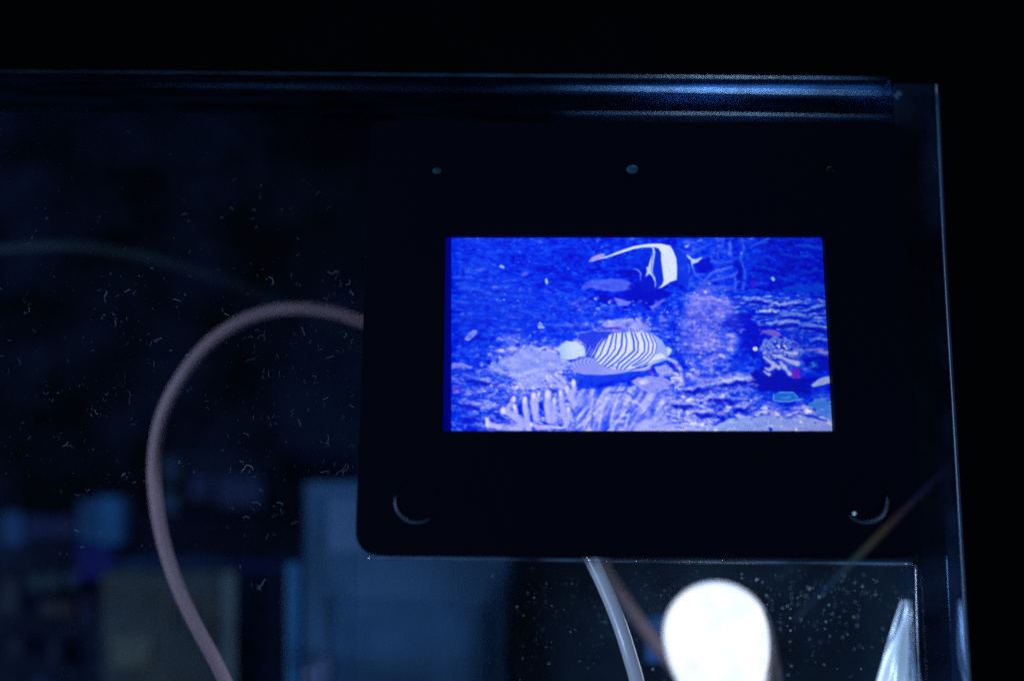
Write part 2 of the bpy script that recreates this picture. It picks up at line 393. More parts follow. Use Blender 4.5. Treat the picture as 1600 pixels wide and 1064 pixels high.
    poly(T2(640,790, 720,700, 860,700, 900,780, 980,810, 960,900, 800,900), (0, 22, 212), .8, 3, 3)
    poly(T2(1250,800, 1320,770, 1470,800, 1475,850, 1330,850), (0, 26, 200), .85, 2, 2)
    # small pink fish
    poly(T4(960,30, 1040,28, 1085,45, 1105,70, 1080,82, 1030,75, 975,48, 945,62), (132, 104, 226), .95, 1)
    # knob of tube coral, right
    poly(T4(930,170, 960,110, 1040,85, 1160,95, 1240,130, 1280,200, 1240,260, 1140,240, 1000,250, 950,230), (112, 136, 242), .75, 2, 3)
    mix(np.clip(noise(3.) * 1.5, 0, 1) * np.clip(1.2 - np.hypot((X - 1222) / 34, (Y - 548) / 24), 0, 1), (186, 200, 248))
    mix(np.clip(noise(3.3) * 1.7 - .2, 0, 1) * np.clip(1.3 - np.hypot((X - 1222) / 36, (Y - 550) / 24), 0, 1), (18, 48, 212))
    blob(1180, 545, 4.6, 4.2, (216, 230, 250), 1, 0, .5)
    tubes = []
    for x0, y0, x1, y1, w in ((970, 240, 1040, 290, 3.6), (1010, 340, 1045, 310, 4), (1100, 280, 1130, 320, 4), (1120, 250, 1230, 290, 4.4), (970, 350, 1010, 375, 2.6),
                              (1040, 225, 1100, 235, 3.6), (1130, 200, 1220, 210, 3.6), (1140, 330, 1170, 370, 3.6), (980, 325, 1000, 335, 2.4), (1060, 300, 1085, 320, 3.8)):
        tubes.append((x0, y0, x1, y1, w))
    blob(1215.5, 573, 1.6, 1.6, (50, 40, 215), .9); blob(1206, 575, 1.4, 1.4, (60, 60, 220), .9)
    poly(T4(1180,350, 1220,325, 1255,340, 1250,400, 1215,420, 1185,400), (98, 44, 216), .9, 1.2, 1.5)
    line(T4(1300,180, 1380,185, 1480,210), [3, 5, 7], (104, 100, 226), .75, 2.2)
    line(T4(1400,190, 1490,215), [2, 4], (140, 140, 232), .6, 1.5)
    # dark cave
    poly(T4(850,420, 900,330, 980,390, 1080,350, 1180,410, 1260,420, 1320,480, 1330,540, 1240,530, 1060,500, 960,510, 860,480), (0, 12, 188), .9, 2.5, 3)
    poly(T4(1260,250, 1340,230, 1480,240, 1490,330, 1400,360, 1300,320), (0, 22, 196), .8, 3, 2)
    blob(1271, 571, 7, 6, (30, 110, 230), .9, 0, .7, 1.)
    poly(T4(1335,460, 1390,410, 1440,392, 1492,390, 1492,440, 1410,465, 1350,475), (132, 156, 238), .95, 1.2, .6)
    line(T4(1290,490, 1400,470, 1490,450), 1, (10, 60, 214), .8, 1)
    # flat cyan fish
    poly(T4(1040,560, 1060,520, 1110,508, 1190,512, 1230,540, 1235,575, 1160,592, 1090,588), (30, 106, 228), .95, 1)
    line(T4(1045,530, 1043,575, 1090,586, 1165,588, 1230,572, 1275,568), .7, (120, 180, 248), .85, .8)
    line(T4(1085,515, 1200,515, 1238,560), .6, (96, 160, 246), .8, .8)
    blob(1228, 622, 12, 4, (84, 140, 242), .55, 0, .7, .8)
    # pale coral, bottom right, and the sand
    poly(T4(1320,600, 1380,560, 1440,555, 1500,590, 1510,730, 1440,720, 1380,680, 1370,640, 1320,630), (78, 140, 238), .85, 1.4, 3)
    poly(T4(860,720, 940,740, 1010,720, 1000,680, 900,680), (10, 70, 232), .7, 2, 2)
    line(T4(940,640, 1000,620, 1060,640, 1200,680), .5, (110, 150, 246), .7, 1)
    poly(T4(400,815, 480,780, 620,765, 700,720, 790,700, 900,705, 950,690, 1100,720, 1250,710, 1400,730, 1530,750, 1540,820, 1540,850, 400,850), (142, 168, 243), .93, 1.8, 2)
    poly(T4(-60,850, -40,770, 120,755, 330,770, 500,790, 480,850), (166, 180, 250), .8, 1.8, 2)
    poly(T4(1260,690, 1340,690, 1480,740, 1420,735), (0, 50, 216), .85, 1)
    blob(1204, 670, 4, 4, (10, 34, 200), .9, 0, .5); blob(1104, 662, 5, 4, (20, 60, 226), .8, 0, .5)
    blob(1183, 648, 6, 3.4, (160, 182, 248), .9, 0, .5)
    blob(1274, 660, 2, 2, (40, 90, 226), .9)

    # uneven light and dark over all of the reef
    g = (.5 * fbm(9, 4, .9, wx=wx * .5, wy=wy * .5) + .5 * lump + .35 * noise(2.2))
    amp = np.clip((base - .12) * 1.05, .03, .42) * (1 - .6 * np.clip((Y - 648) / 8, 0, 1) * (X > 1090))
    calm = np.clip(1.25 - np.hypot((X - 850) / 70, (Y - 628) / 48), 0, 1) + np.clip(1.2 - np.hypot((X - 835) / 60, (Y - 565) / 34), 0, 1) + np.clip(1.2 - np.hypot((X - 970) / 85, (Y - 640) / 34), 0, 1)
    amp = amp * (1 - .72 * np.clip(calm * 2, 0, 1))
    pos = np.clip(g, 0, 2)[..., None] * amp[..., None]; neg = np.clip(-g, 0, 2)[..., None] * amp[..., None]
    img = img + (np.array([190, 196, 255]) / 255. - img) * np.clip(pos * .26, 0, .6)
    img = img + (np.array([4, 40, 226]) / 255. - img) * np.clip(neg * .80, 0, .8)

    # single stones and coral knobs: pale above, dark underneath
    k1 = .8 * noise(4.5) + .6 * noise(2.2); k2 = .8 * noise(4.5) + .6 * noise(2.2)
    def knob(px, py, rx, ry, c, a, dark=.8):
        x0, x1 = int(max(px - SX0 - 2 * rx, 0)), int(min(px - SX0 + 2 * rx + 2, SW)); y0, y1 = int(max(py - SY0 - 2 * ry, 0)), int(min(py - SY0 + 3 * ry + 2, SH))
        if x1 - x0 < 2 or y1 - y0 < 2: return
        sx = X[y0:y1, x0:x1]; sy = Y[y0:y1, x0:x1]
        u = (sx - px) / rx + .85 * k1[y0:y1, x0:x1]; v = (sy - py) / ry + .85 * k2[y0:y1, x0:x1]
        sub = img[y0:y1, x0:x1]
        m = (.7 * dark * np.clip(1.4 - np.hypot(u * .9, v - .75), 0, .9) / .9)[..., None]
        sub = sub * (1 - m) + np.array([2, 30, 208]) / 255. * m
        m = (.62 * a * np.clip(1.35 - np.hypot(u, v), 0, .8) / .8 * (1 - .45 * np.clip(v, 0, 1)))[..., None]
        img[y0:y1, x0:x1] = sub * (1 - m) + np.asarray(c) / 255. * m
    for k in range(150):                    # rubble, lower middle
        px = rs.uniform(1040, 1178); py = rs.uniform(592, 652)
        if px > 1100 and py > 700 - (px - 1100) * .6: continue
        knob(px, py, rs.uniform(2, 6), rs.uniform(1.6, 4.2), [(150, 158, 251), (178, 186, 253), (112, 122, 250), (190, 198, 254)][rs.randint(4)], rs.uniform(.4, .8), .35)
    for k in range(150):                    # the terraces at the right
        px = rs.uniform(1148, 1300); py = rs.uniform(466, 518)
        if 1125 < px < 1182 and py > 486: continue
        tcol = [(92, 138, 246), (130, 158, 247), (60, 110, 242), (172, 192, 251)][rs.randint(4)]
        knob(px, py + (px - 1220) * .03, rs.uniform(3, 9), rs.uniform(1.3, 2.8), tcol, rs.uniform(.5, .9), .8)
    for k in range(60):
        knob(rs.uniform(1240, 1302), rs.uniform(512, 560), rs.uniform(2, 6), rs.uniform(1.5, 3), [(60, 110, 240), (100, 140, 244)][rs.randint(2)], rs.uniform(.3, .8), .7)
    for k in range(110):                    # upper right, dim
        knob(rs.uniform(1165, 1292), rs.uniform(370, 440), rs.uniform(2, 7), rs.uniform(1.5, 3.4), [(10, 62, 222), (30, 92, 232), (6, 50, 214)][rs.randint(3)], rs.uniform(.3, .7), .5)
    for k in range(240):                    # left wall of the reef
        px = rs.uniform(706, 900); py = rs.uniform(436, 520)
        knob(px, py + (px - 800) * .05, rs.uniform(2, 8), rs.uniform(1.3, 3.2), [(34, 86, 247), (64, 106, 249), (16, 70, 244), (100, 124, 250)][rs.randint(4)], rs.uniform(.3, .75), .45)
    for k in range(130):
        knob(rs.uniform(706, 800), rs.uniform(575, 668), rs.uniform(2, 6), rs.uniform(1.5, 3.6), [(92, 118, 250), (130, 146, 251), (60, 92, 247), (160, 168, 252)][rs.randint(4)], rs.uniform(.35, .8), .5)
    for k in range(170):                    # behind the angel fish and the mound right of it
        px = rs.uniform(890, 1160); py = rs.uniform(466, 590)
        if 895 < px < 1050 and py > 512: continue
        knob(px, py, rs.uniform(1.5, 5), rs.uniform(1.2, 3.4), [(96, 104, 248), (136, 142, 251), (70, 76, 242), (176, 182, 253)][rs.randint(4)], rs.uniform(.35, .85), .55)
    wash = np.clip((lerpgrid(L, (X - 720 + wx) / 30, (Y - 383 + wy) / 30) - .36) * 1.5, 0, .5) * (.75 + .35 * f1)
    mix(np.clip(wash, 0, .6), (142, 154, 252))
    hi = np.clip(fbm(12, 3, .8) * 1.2 + lump * .4 - .55, 0, 1) * np.clip((Y - 560) / 60, 0, 1) * np.clip((X - 1030) / 20, 0, 1) * np.clip((base - .3) * 4, 0, 1)
    mix(np.clip(hi, 0, .8), (206, 216, 255))
    mix(np.clip(.30 * np.clip((.42 - np.abs(base - .3)) * 2, 0, 1) * (X < 920) * (Y < 530), 0, 1), (12, 66, 243))
    # ledges: a pale lip with a deep gap under it
    def ledge(px, py, l, tilt, th, c, a):
        n_ = 7; pts = [(px + (k / (n_ - 1) - .5) * l, py + tilt * (k / (n_ - 1) - .5) * l + rs.uniform(-1, 1) * th * .5) for k in range(n_)]
        w_ = np.sin(np.linspace(.25, math.pi - .25, n_)) * th
        d = sdist([(q[0], q[1] + th * 1.7) for q in pts], w_) + k1 * 1.6
        mix((.62 if px > 1130 or py > 585 else .16) * sm(d, 2.), (0, 22, 200))
        d = sdist(pts, w_ * .8) + k2 * 1.6
        mix(a * (1 if px > 1130 else .75 if py > 585 else .4) * sm(d, 1.8), c)
    for px, py, l, tl, th, c, a in ((1185, 468, 40, .05, 3.2, (140, 164, 249), .7), (1225, 474, 44, -.08, 3, (150, 172, 250), .75), (1200, 486, 34, -.1, 3, (176, 194, 252), .8), (1245, 492, 50, .02, 3.6, (110, 146, 247), .7),
            (1275, 480, 36, -.25, 3, (96, 140, 246), .7), (1222, 503, 50, -.06, 4, (134, 160, 249), .7), (1270, 508, 44, .1, 3.4, (88, 132, 244), .7), (1280, 530, 34, .1, 3.2, (104, 144, 246), .6), (1290, 462, 26, .1, 2.6, (40, 100, 238), .6),
            (1240, 400, 40, .1, 3.4, (14, 70, 224), .6), (1200, 420, 36, .2, 3.4, (18, 76, 230), .5), (1268, 424, 38, -.1, 3.4, (12, 66, 222), .5), (1265, 386, 36, .15, 3, (26, 90, 232), .5),
            (735, 452, 44, .1, 3.6, (40, 92, 248), .5), (785, 447, 50, -.05, 4, (56, 104, 250), .6), (815, 464, 44, .12, 3.6, (66, 108, 250), .6), (760, 474, 46, .2, 3.6, (36, 88, 247), .55), (812, 484, 40, .3, 3.4, (64, 104, 249), .5),
            (738, 494, 36, .25, 3.6, (30, 84, 246), .5), (870, 480, 30, .3, 3.4, (96, 112, 250), .6), (726, 520, 28, .1, 3, (60, 100, 249), .5), (795, 512, 44, .25, 4, (92, 116, 250), .5), (880, 508, 36, -.1, 4, (118, 130, 251), .6),
            (905, 470, 30, -.35, 4, (112, 118, 250), .6), (940, 490, 44, .1, 3.4, (104, 112, 250), .6), (1035, 470, 30, -.5, 3.6, (96, 104, 249), .6), (1050, 500, 34, .2, 3.4, (116, 118, 251), .55), (1075, 548, 40, .15, 3.6, (140, 142, 252), .5),
            (1150, 592, 50, -.15, 4, (186, 196, 253), .6), (1090, 604, 44, -.1, 4, (160, 170, 252), .6), (1130, 620, 46, .1, 4.4, (140, 154, 251), .6), (1070, 628, 40, .1, 4.2, (176, 184, 253), .6), (1105, 642, 40, .05, 4, (150, 160, 252), .6),
            (1160, 634, 26, -.3, 4, (150, 168, 251), .6), (745, 590, 40, .2, 4, (120, 136, 251), .5), (730, 628, 34, .2, 4, (110, 130, 250), .5), (735, 650, 34, .1, 4, (86, 112, 249), .5)):
        ledge(px, py, l, tl, th, c, a)
    # the rounded mound of coral right of the middle: lit from above left, dark at its foot and right side
    mu = (X - 1112) / 52; mv = (Y - 520) / 62
    md = np.hypot(mu, mv); mm = np.clip((1.15 - md) / .3, 0, 1)
    lit = np.clip(.55 - .55 * mv - .35 * mu, 0, 1) * mm
    img = img + (np.array([150, 146, 252]) / 255. - img) * (.42 * lit)[..., None]
    rimd = np.exp(-((md - 1.12) / .10) ** 2) * np.clip(mu * 1.2 + mv * .5 + .3, 0, 1)
    img = img + (np.array([0, 24, 204]) / 255. - img) * (.22 * np.clip(rimd, 0, 1))[..., None]
    for cx_, cy_, r_ in ((1088, 474, 26), (1130, 492, 20), (1104, 530, 28), (1140, 548, 20), (1072, 510, 18)):
        dd = np.hypot((X - cx_) / r_, (Y - cy_) / (r_ * .8))
        mix(.30 * np.clip(1.05 - dd, 0, 1) * np.clip(.7 - (Y - cy_) / r_, 0, 1), (176, 170, 253))
        mix(.22 * np.exp(-((dd - 1.08) / .2) ** 2) * np.clip((Y - cy_) / r_ + .2, 0, 1), (10, 34, 216))
    # the fingers once more, paler at their tips
    for pts, w in fing:
        line(pts, [w * .75, w * .9, w], (158, 168, 251), .55, 1.5)
        tx, ty = pts[0]; blob(tx, ty + 2, w * .9, w * 1.6, (210, 216, 254), .6, 0, .8)
    def box(a_, r_):
        for ax in (0, 1):
            q = np.concatenate([np.repeat(np.take(a_, [0], ax), r_ + 1, ax), a_, np.repeat(np.take(a_, [-1], ax), r_, ax)], ax).cumsum(ax)
            n_ = a_.shape[ax]
            a_ = (np.take(q, range(2 * r_ + 1, 2 * r_ + 1 + n_), ax) - np.take(q, range(0, n_), ax)) / (2 * r_ + 1) if q.shape[ax] >= 2 * r_ + 1 + n_ else a_
        return a_
    lo_ = box(box(img, 7), 7)
    img = img + .50 * (img - lo_) * np.array([1, 1, .5])
    # a steeper curve: deep blue gaps stay deep blue
    img[..., 0] = np.clip((img[..., 0] - .035) * 1.10, 0, 1)
    img[..., 1] = np.clip((img[..., 1] - .10) * 1.10 + .05, .02, 1)
    img = np.clip(img, 0, 1)

    for x0, y0, x1, y1, w in tubes:
        line(T4(x0, y0, x1, y1), [w * .8 + .8, w + 1.2], (20, 40, 214), .6, 1.4)
    for x0, y0, x1, y1, w in tubes:
        line(T4(x0, y0, (x0 + x1) / 2, (y0 + y1) / 2 + 4, x1, y1), [w * .55, w * .75, w], (182, 190, 250), .9, 1.4)
        blob(1000 + x1 / 5, 510 + y1 / 5, w * .75, w * .6, (214, 220, 252), .9, 0, .5)
        blob(1000 + x1 / 5 + .6, 510 + y1 / 5, w * .32, w * .28, (80, 80, 226), .8, 0, .6)
    blob(1180, 545, 4.6, 4.2, (216, 230, 250), 1, 0, .5)
    line(T4(930, 26, 965, 45, 940, 62), 1.2, (80, 80, 226), .8, 1)
    poly(T4(960,44, 1000,28, 1050,30, 1090,50, 1105,68, 1080,80, 1030,74, 980,60), (108, 84, 226), .95, 1)
    line(T4(1000,38, 1060,44, 1090,60), .8, (150, 120, 236), .6, 1)

    # ---- long-finned striped fish, top ----
    poly(F1(820,178, 885,225, 890,320, 905,430, 912,540, 860,605, 832,612, 825,520, 805,420, 812,320, 825,230), (2, 40, 222), 1, .8)
    poly(F1(780,185, 640,230, 560,300, 600,380, 690,420, 730,400, 780,300), (0, 44, 228), .5, 3)
    poly(F1(640,420, 720,480, 830,560, 828,640, 700,640, 640,540), (0, 20, 206), .8, 2)
    poly(F1(985,165, 1060,195, 1150,255, 1200,340, 1205,430, 1165,590, 1060,560, 1055,400, 1040,280), (4, 52, 232), .85, 1.2)
    blob(1066, 419, 8, 6, (60, 66, 236), .6, 0, .8)
    poly(F1(720,145, 800,138, 880,138, 980,160, 1010,205, 1045,290, 1055,400, 1050,515, 980,540, 900,592, 855,608, 900,560, 913,520, 900,420, 885,300, 885,230, 860,192, 820,176,
            700,178, 600,195, 450,245, 320,285, 240,305, 230,298, 350,258, 480,205, 600,165), (218, 230, 254), 1, .7)
    poly(F1(130,325, 160,285, 225,252, 300,240, 300,268, 240,305, 170,330), (172, 160, 246), .95, .9)
    poly(F1(785,174, 815,182, 826,230, 812,320, 802,390, 802,440, 826,500, 833,560, 824,610, 820,540, 798,490, 765,452, 722,488, 738,430, 732,385, 752,376, 768,320, 795,250, 800,205), (200, 214, 253), .96, .7)
    line(F1(803,240, 790,330, 786,420, 806,480), .45, (10, 60, 236), .9, .6)
    line(F1(595,398, 640,412, 674,445, 670,525), [.3, .9, .9, .3], (150, 180, 250), .9, .7)
    poly(F1(1148,255, 1175,263, 1212,296, 1250,300, 1312,278, 1315,290, 1270,332, 1217,352, 1206,382, 1194,312, 1162,284), (190, 214, 253), .97, .7)
    line(F1(1165,355, 1182,390, 1172,440), .6, (120, 156, 248), .8, .7)

    # ---- striped angel fish, middle ----
    poly(F2(290,208, 480,178, 640,190, 560,300, 470,390, 380,440, 370,340, 288,270), (30, 58, 234), .95, 1)
    mix(.25 * (noise(2.2) > .2) * inside(F2(290,208, 480,178, 620,190, 560,300, 470,390, 380,340, 288,270)), (90, 90, 242))
    poly(F2(1040,200, 1110,235, 1170,290, 1200,350, 1230,345, 1265,378, 1250,415, 1220,452, 1110,500, 1000,560, 1060,430), (158, 176, 250), .97, 1)
    poly(F2(1090,430, 1150,410, 1215,455, 1120,480, 1060,490), (222, 236, 252), .9, 1.5)
    poly(F2(1218,345, 1265,375, 1255,405, 1228,440, 1215,390), (206, 222, 252), .95, 1)
    white = F2(610,225, 660,200, 850,188, 1000,196, 1080,240, 1120,320, 1100,420, 1060,500, 960,550, 800,590, 680,590, 580,560, 490,520, 462,450, 500,380, 540,300)
    poly(white, (224, 228, 252), 1, .9)
    wm = inside(white)
    S = [(600,235, 560,330, 520,430, 478,478), (655,205, 625,330, 590,420, 500,510), (690,205, 672,370, 622,440, 530,540), (750,200, 740,340, 700,420, 630,490, 555,555),
         (780,200, 797,290, 782,400, 722,470, 690,500, 590,572), (845,200, 868,290, 873,385, 800,450, 712,520, 690,575), (878,205, 915,300, 910,400, 840,470, 755,540, 722,590),
         (945,205, 980,300, 983,390, 920,460, 830,520, 770,580), (985,205, 1025,310, 1018,400, 950,475, 850,545), (1030,215, 1072,320, 1060,410, 985,485, 880,545),
         (1062,225, 1110,322, 1094,415, 1015,505, 900,560)]
    Wd = [1.1, 1.3, 1.0, 1.45, 1.1, 1.4, 1.1, 1.05, .95, .9, .75]
    for s, w in zip(S, Wd): line(F2(*s), w * .92, (18, 62, 232), .97, .65)
    for s in ((640,560, 650,540, 680,555),): line(F2(*s), .5, (18, 62, 232), .8, .6)
    for s in ((545,258, 490,330, 455,400, 430,440), (510,300, 470,370, 440,420), (418,345, 385,410, 372,430), (440,372, 405,440), (520,330, 470,430, 455,460), (470,390, 425,450)):
        line(F2(*s), .55, (205, 212, 252), .85, .6)
    # trailing fin with fine lines
    fin = F2(212,565, 232,510, 300,475, 400,452, 470,470, 500,520, 590,568, 700,588, 850,585, 1000,555, 1060,540, 1040,575, 980,598, 850,600, 700,628, 520,642, 340,632, 245,605)
    poly(fin, (168, 174, 248), .97, .9)
    fm = inside(fin)
    r = np.hypot((X - 934) / 1.9, (Y - 566))
    mix(.85 * fm * (.5 + .5 * np.sin(r * 2.1)) * np.clip((955 - X) / 20, 0, 1), (100, 116, 246))
    mix(.6 * fm * (.5 + .5 * np.sin((Y - 574 + (X - 950) * .12) * 2.0)) * np.clip((X - 940) / 20, 0, 1), (120, 134, 248))
    line(F2(860,598, 980,570, 1090,510, 1230,468), [.4, 1.2, 1.4, 1], (188, 198, 252), .9, 1)
    line(F2(278,206, 300,200, 400,188, 440,168, 480,182, 620,182, 850,180, 1000,186, 1080,215), .55, (150, 164, 250), .95, .8)
    line(F2(290,205, 284,268, 330,300, 370,332, 372,350), .5, (150, 170, 250), .9, .7)
    line(F2(240,265, 285,262), .5, (130, 160, 250), .7, .8)
    tail = F2(84,380, 105,325, 170,286, 270,298, 350,335, 368,400, 360,440, 300,450, 250,478, 180,482, 120,462)
    tm = poly(tail, (206, 222, 252), .97, 1, .6)
    mix(tm * np.clip((892 - X) / 22, 0, 1) * .6, (110, 166, 248))
    mix(tm * .25 * (noise(1.6, 5, .3) > .3), (150, 200, 250))

    # soft roundness on the two fish
    mix(.30 * wm * np.clip((Y - 566) / 14, 0, 1), (120, 140, 250))
    mix(.22 * wm * np.clip((526 - Y) / 8, 0, 1), (150, 164, 250))
    mix(.18 * (noise(2.6) > .25) * wm, (190, 200, 252))
    # panel grain, dimmer to the right, and the bezel wall's blue reflection painted in at the left
    img = img * (1 + .045 * rs.randn(SH, SW, 1)) + .012 * rs.randn(SH, SW, 1)
    shade = np.interp(X, [700, 860, 1000, 1130, 1290], [.97, 1.0, 1.0, .97, .88])[..., None]
    img = img * shade
    # a slight blur: the panel is made of dots
    k = img.copy()
    k[1:-1, 1:-1] = .36 * img[1:-1, 1:-1] + .12 * (img[:-2, 1:-1] + img[2:, 1:-1] + img[1:-1, :-2] + img[1:-1, 2:]) + .04 * (img[:-2, :-2] + img[2:, 2:] + img[2:, :-2] + img[:-2, 2:])
    edge = np.clip((X - 704.5) / 1.6, 0, 1)[..., None]
    strip = np.stack([0 * X, 2 / 255. + 0 * X, (108 + 26 * np.clip((X - 694) / 10, 0, 1)) / 255.], -1)
    k = k * edge + strip * (1 - edge)
    return np.clip(k, 0, 1)

# ================= the setting =================
m_wall = mat("dark wall", (.004, .005, .008), .9, .1, var=.4, vs=9)
bm = bmesh.new(); bmesh.ops.create_grid(bm, x_segments=2, y_segments=2, size=3)
w = bmobj("back_wall", bm, m_wall); w.rotation_euler = (math.pi / 2, 0, 0); w.location = (0, 1.6, 1.0); tag(w, kind="structure")
m_table = mat("dark table", (.010, .011, .015), .55, .3, var=.4, vs=30)
bm = bmesh.new(); bmesh.ops.create_cube(bm, size=1, matrix=Matrix.Translation((0, .45, -.02)) @ Matrix.Diagonal((2.4, 1.3, .04, 1)))
tag(bmobj("table", bm, m_table, bevel=.003), kind="structure")
BASE = 0.0
def down(x, y0, Y):                         # photo row at which depth Y meets the table under column x
    lo, hi = y0, 6000.
    for _ in range(50):
        md = (lo + hi) / 2
        if at(x, md, Y).z > BASE + .002: lo = md
        else: hi = md
    return lo

# ================= the clear case =================
m_slab = clear_mat("clear acrylic", (.10, .22, .50), .020, .05)
m_slab.node_tree.nodes["Glossy BSDF"].inputs[0].default_value = (.30, .42, .62, 1)
m_slabtop = clear_mat("clear acrylic lid", (.06, .18, .46), .006, .14, (1, 6, 9))
m_slabtop.node_tree.nodes["Glossy BSDF"].inputs[0].default_value = (.16, .28, .46, 1)
m_edge = mat("edge glint", (.022, .055, .11), .5, .3, coat=0., var=.5, vs=90)
m_edge2 = mat("edge glint bright", (.10, .22, .40), .5, .35, coat=0., var=.5, vs=70)
case = thing("acrylic_case", at(700, 900, .03), "clear acrylic display case with thick polished edges around the black screen module", "display case")
H = 2600
# right side panel: an upright slab, running to the table
plate("side_panel", [(1398, 131), (1464, 131), (1545, 1600), (1598, 2560), (1530, 2560), (1477, 1600)], .0030, .0170, m_slab, case, .0003)
# the top panel butts against it
plate("top_panel", [(-700, 107), (-100, 113), (600, 117), (1393, 124), (1395, 186), (600, 178), (-100, 170), (-700, 165)], .0030, .0500, m_slabtop, case, .0006)
# thin tubes added for the glints along the panels' edges
def strip(name, pts, Y, r, m): return bmobj(name, tube(bmesh.new(), smoothpath([at(x, y, Y) for x, y in pts], 8), r, 10), m, case, True)
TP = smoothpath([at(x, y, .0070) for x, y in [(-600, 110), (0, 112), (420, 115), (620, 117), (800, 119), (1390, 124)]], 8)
bmobj("edge_glint", tube(bmesh.new(), TP, [.00003 + .00025 * min(1, k / 30) ** 2 for k in range(len(TP))], 10), m_edge, case, True)
strip("edge_glint", [(-600, 118), (0, 126), (300, 132), (600, 138), (900, 141), (1140, 145), (1406, 149)], .0130, .00062, m_edge2)
strip("edge_glint", [(860, 178), (1140, 180), (1390, 184)], .0080, .00042, m_edge)
m_edge3 = mat("side edge glint", (.008, .024, .055), .35, .5, var=.4, vs=60)
strip("edge_glint", [(1464, 133), (1476, 400), (1490, 640), (1502, 850), (1514, 1064), (1545, 1600), (1598, 2500)], .0030, .00052, m_edge3)
bm = bmesh.new(); bmesh.ops.create_uvsphere(bm, u_segments=16, v_segments=10, radius=.0011, matrix=Matrix.Translation(at(1405, 150, .0040)))
bmobj("glue_bead", bm, m_edge, case, True)
# front pane, with the opening below the screen
m_pane = clear_mat("front pane", (.05, .13, .34), .012, .06)
pane = bmesh.new()
slab(pane, [(-700, 168), (600, 180), (1397, 187), (1432, 877), (556, 868), (556, 1600), (556, 2600), (-700, 2600)], .0045, .0075)
bmobj("front_pane", pane, m_pane, case)
m_rim = mat("pane rim", (.14, .20, .30), .2, .9, coat=1., var=.6, vs=120)
strip("opening_edge", [(940, 876.5), (1180, 877.5), (1432, 880)], .0046, .00030, m_rim)
strip("opening_edge", [(1431, 880), (1433, 960), (1437, 1064), (1462, 1600)], .0052, .00034, m_rim)

# ================= the display module =================
disp = thing("display_module", at(1000, 880, 0), "black square display module with rounded corners showing two striped fish on its lit blue screen", "display")
m_bez = mat("black plastic", (.0007, .0013, .0050), .5, .02, bump=.12, bs=2500)
outer = rounded([(579, 190), (1403, 190), (1443, 873), (554, 868)], [14, 26, 34, 44])
hole = [(695.5, 367.5), (1288.5, 367.5), (1305, 673), (691, 673)]
plate("bezel", outer, -.0020, .0038, m_bez, disp, .0003, hole)
# thin clear backing that shows as a pale line under the bezel
m_back = clear_mat("clear backing", (.25, .45, .75), .08, .1)
plate("backing_plate", [(575, 869), (1425, 878), (1425, 883), (575, 874)], -.0005, .0036, m_back, disp, .0002)
# the lit panel
img = paint_picture()
lin = np.where(img <= .04045, img / 12.92, ((img + .055) / 1.055) ** 2.4)
vs = [at(SX0 + i, SY0 + j, .0012) for j in range(SH) for i in range(SW)]
idx = np.arange(SH * SW).reshape(SH, SW)
fc = np.stack([idx[:-1, :-1], idx[1:, :-1], idx[1:, 1:], idx[:-1, 1:]], -1).reshape(-1, 4)
me = bpy.data.meshes.new("screen"); me.from_pydata([tuple(v) for v in vs], [], fc.tolist())
ca = me.color_attributes.new("picture", 'FLOAT_COLOR', 'POINT')
ca.data.foreach_set("color", np.concatenate([lin.reshape(-1, 3), np.ones((SH * SW, 1))], 1).astype(np.float32).ravel())
m_scr = bpy.data.materials.new("lit screen"); m_scr.use_nodes = True; nt = m_scr.node_tree
b = nt.nodes["Principled BSDF"]; b.inputs["Base Color"].default_value = (.004, .004, .008, 1); b.inputs["Roughness"].default_value = .35
va = nt.nodes.new("ShaderNodeVertexColor"); va.layer_name = "picture"
nt.links.new(va.outputs[0], b.inputs["Emission Color"]); b.inputs["Emission Strength"].default_value = 1.0
link("screen", me, m_scr, disp)
# dots added for reflections along the top, round caps below
m_dot = mat("reflection dot", (.16, .30, .42), .35, .6, metal=.3)
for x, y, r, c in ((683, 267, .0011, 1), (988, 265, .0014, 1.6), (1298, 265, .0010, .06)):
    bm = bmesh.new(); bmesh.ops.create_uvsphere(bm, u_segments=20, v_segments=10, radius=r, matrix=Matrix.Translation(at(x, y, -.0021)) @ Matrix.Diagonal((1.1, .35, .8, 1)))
    bmobj("reflection_dot", bm, mat("reflection dot", (.005 * c, .024 * c, .040 * c), .5, .08), disp, True)  # brightness of each reflection put into its colour
m_cap = mat("lit cap rim", (.010, .026, .05), .4, .5)
def cap(cx, cy, a0, a1, R=34):
    o = bmobj("screw_cap", tube(bmesh.new(), [at(cx, cy, -.0021) + Vector((math.cos(t) * R * PX, -.0001, math.sin(t) * R * PX * .98)) for t in [2 * math.pi * k / 48 for k in range(49)]], .00006, 8, False), m_bez, disp, True)
    n = 30; pts = []; rr = []
    for k in range(n + 1):
        t = math.radians(a0 + (a1 - a0) * k / n)
        pts.append(at(cx, cy, -.0023) + Vector((math.cos(t) * R * PX, 0, math.sin(t) * R * PX * .98)))
        rr.append(.00006 + .00040 * math.sin(math.pi * k / n) ** .6)
    bmobj("lit_rim", tube(bmesh.new(), pts, rr, 8), m_cap, o, True)  # pale arc added for the side of the rim lit by the screen
cap(652, 782, 165, 305)
cap(1352, 782, 225, 372)
bm = bmesh.new(); bmesh.ops.create_uvsphere(bm, u_segments=16, v_segments=10, radius=.00042, matrix=Matrix.Translation(at(1335, 802, -.0022)))
bmobj("glint_bead", bm, mat("glint bead", (.5, .8, .95), .1, .9), disp, True)  # bead added for a bright glint on the bezel

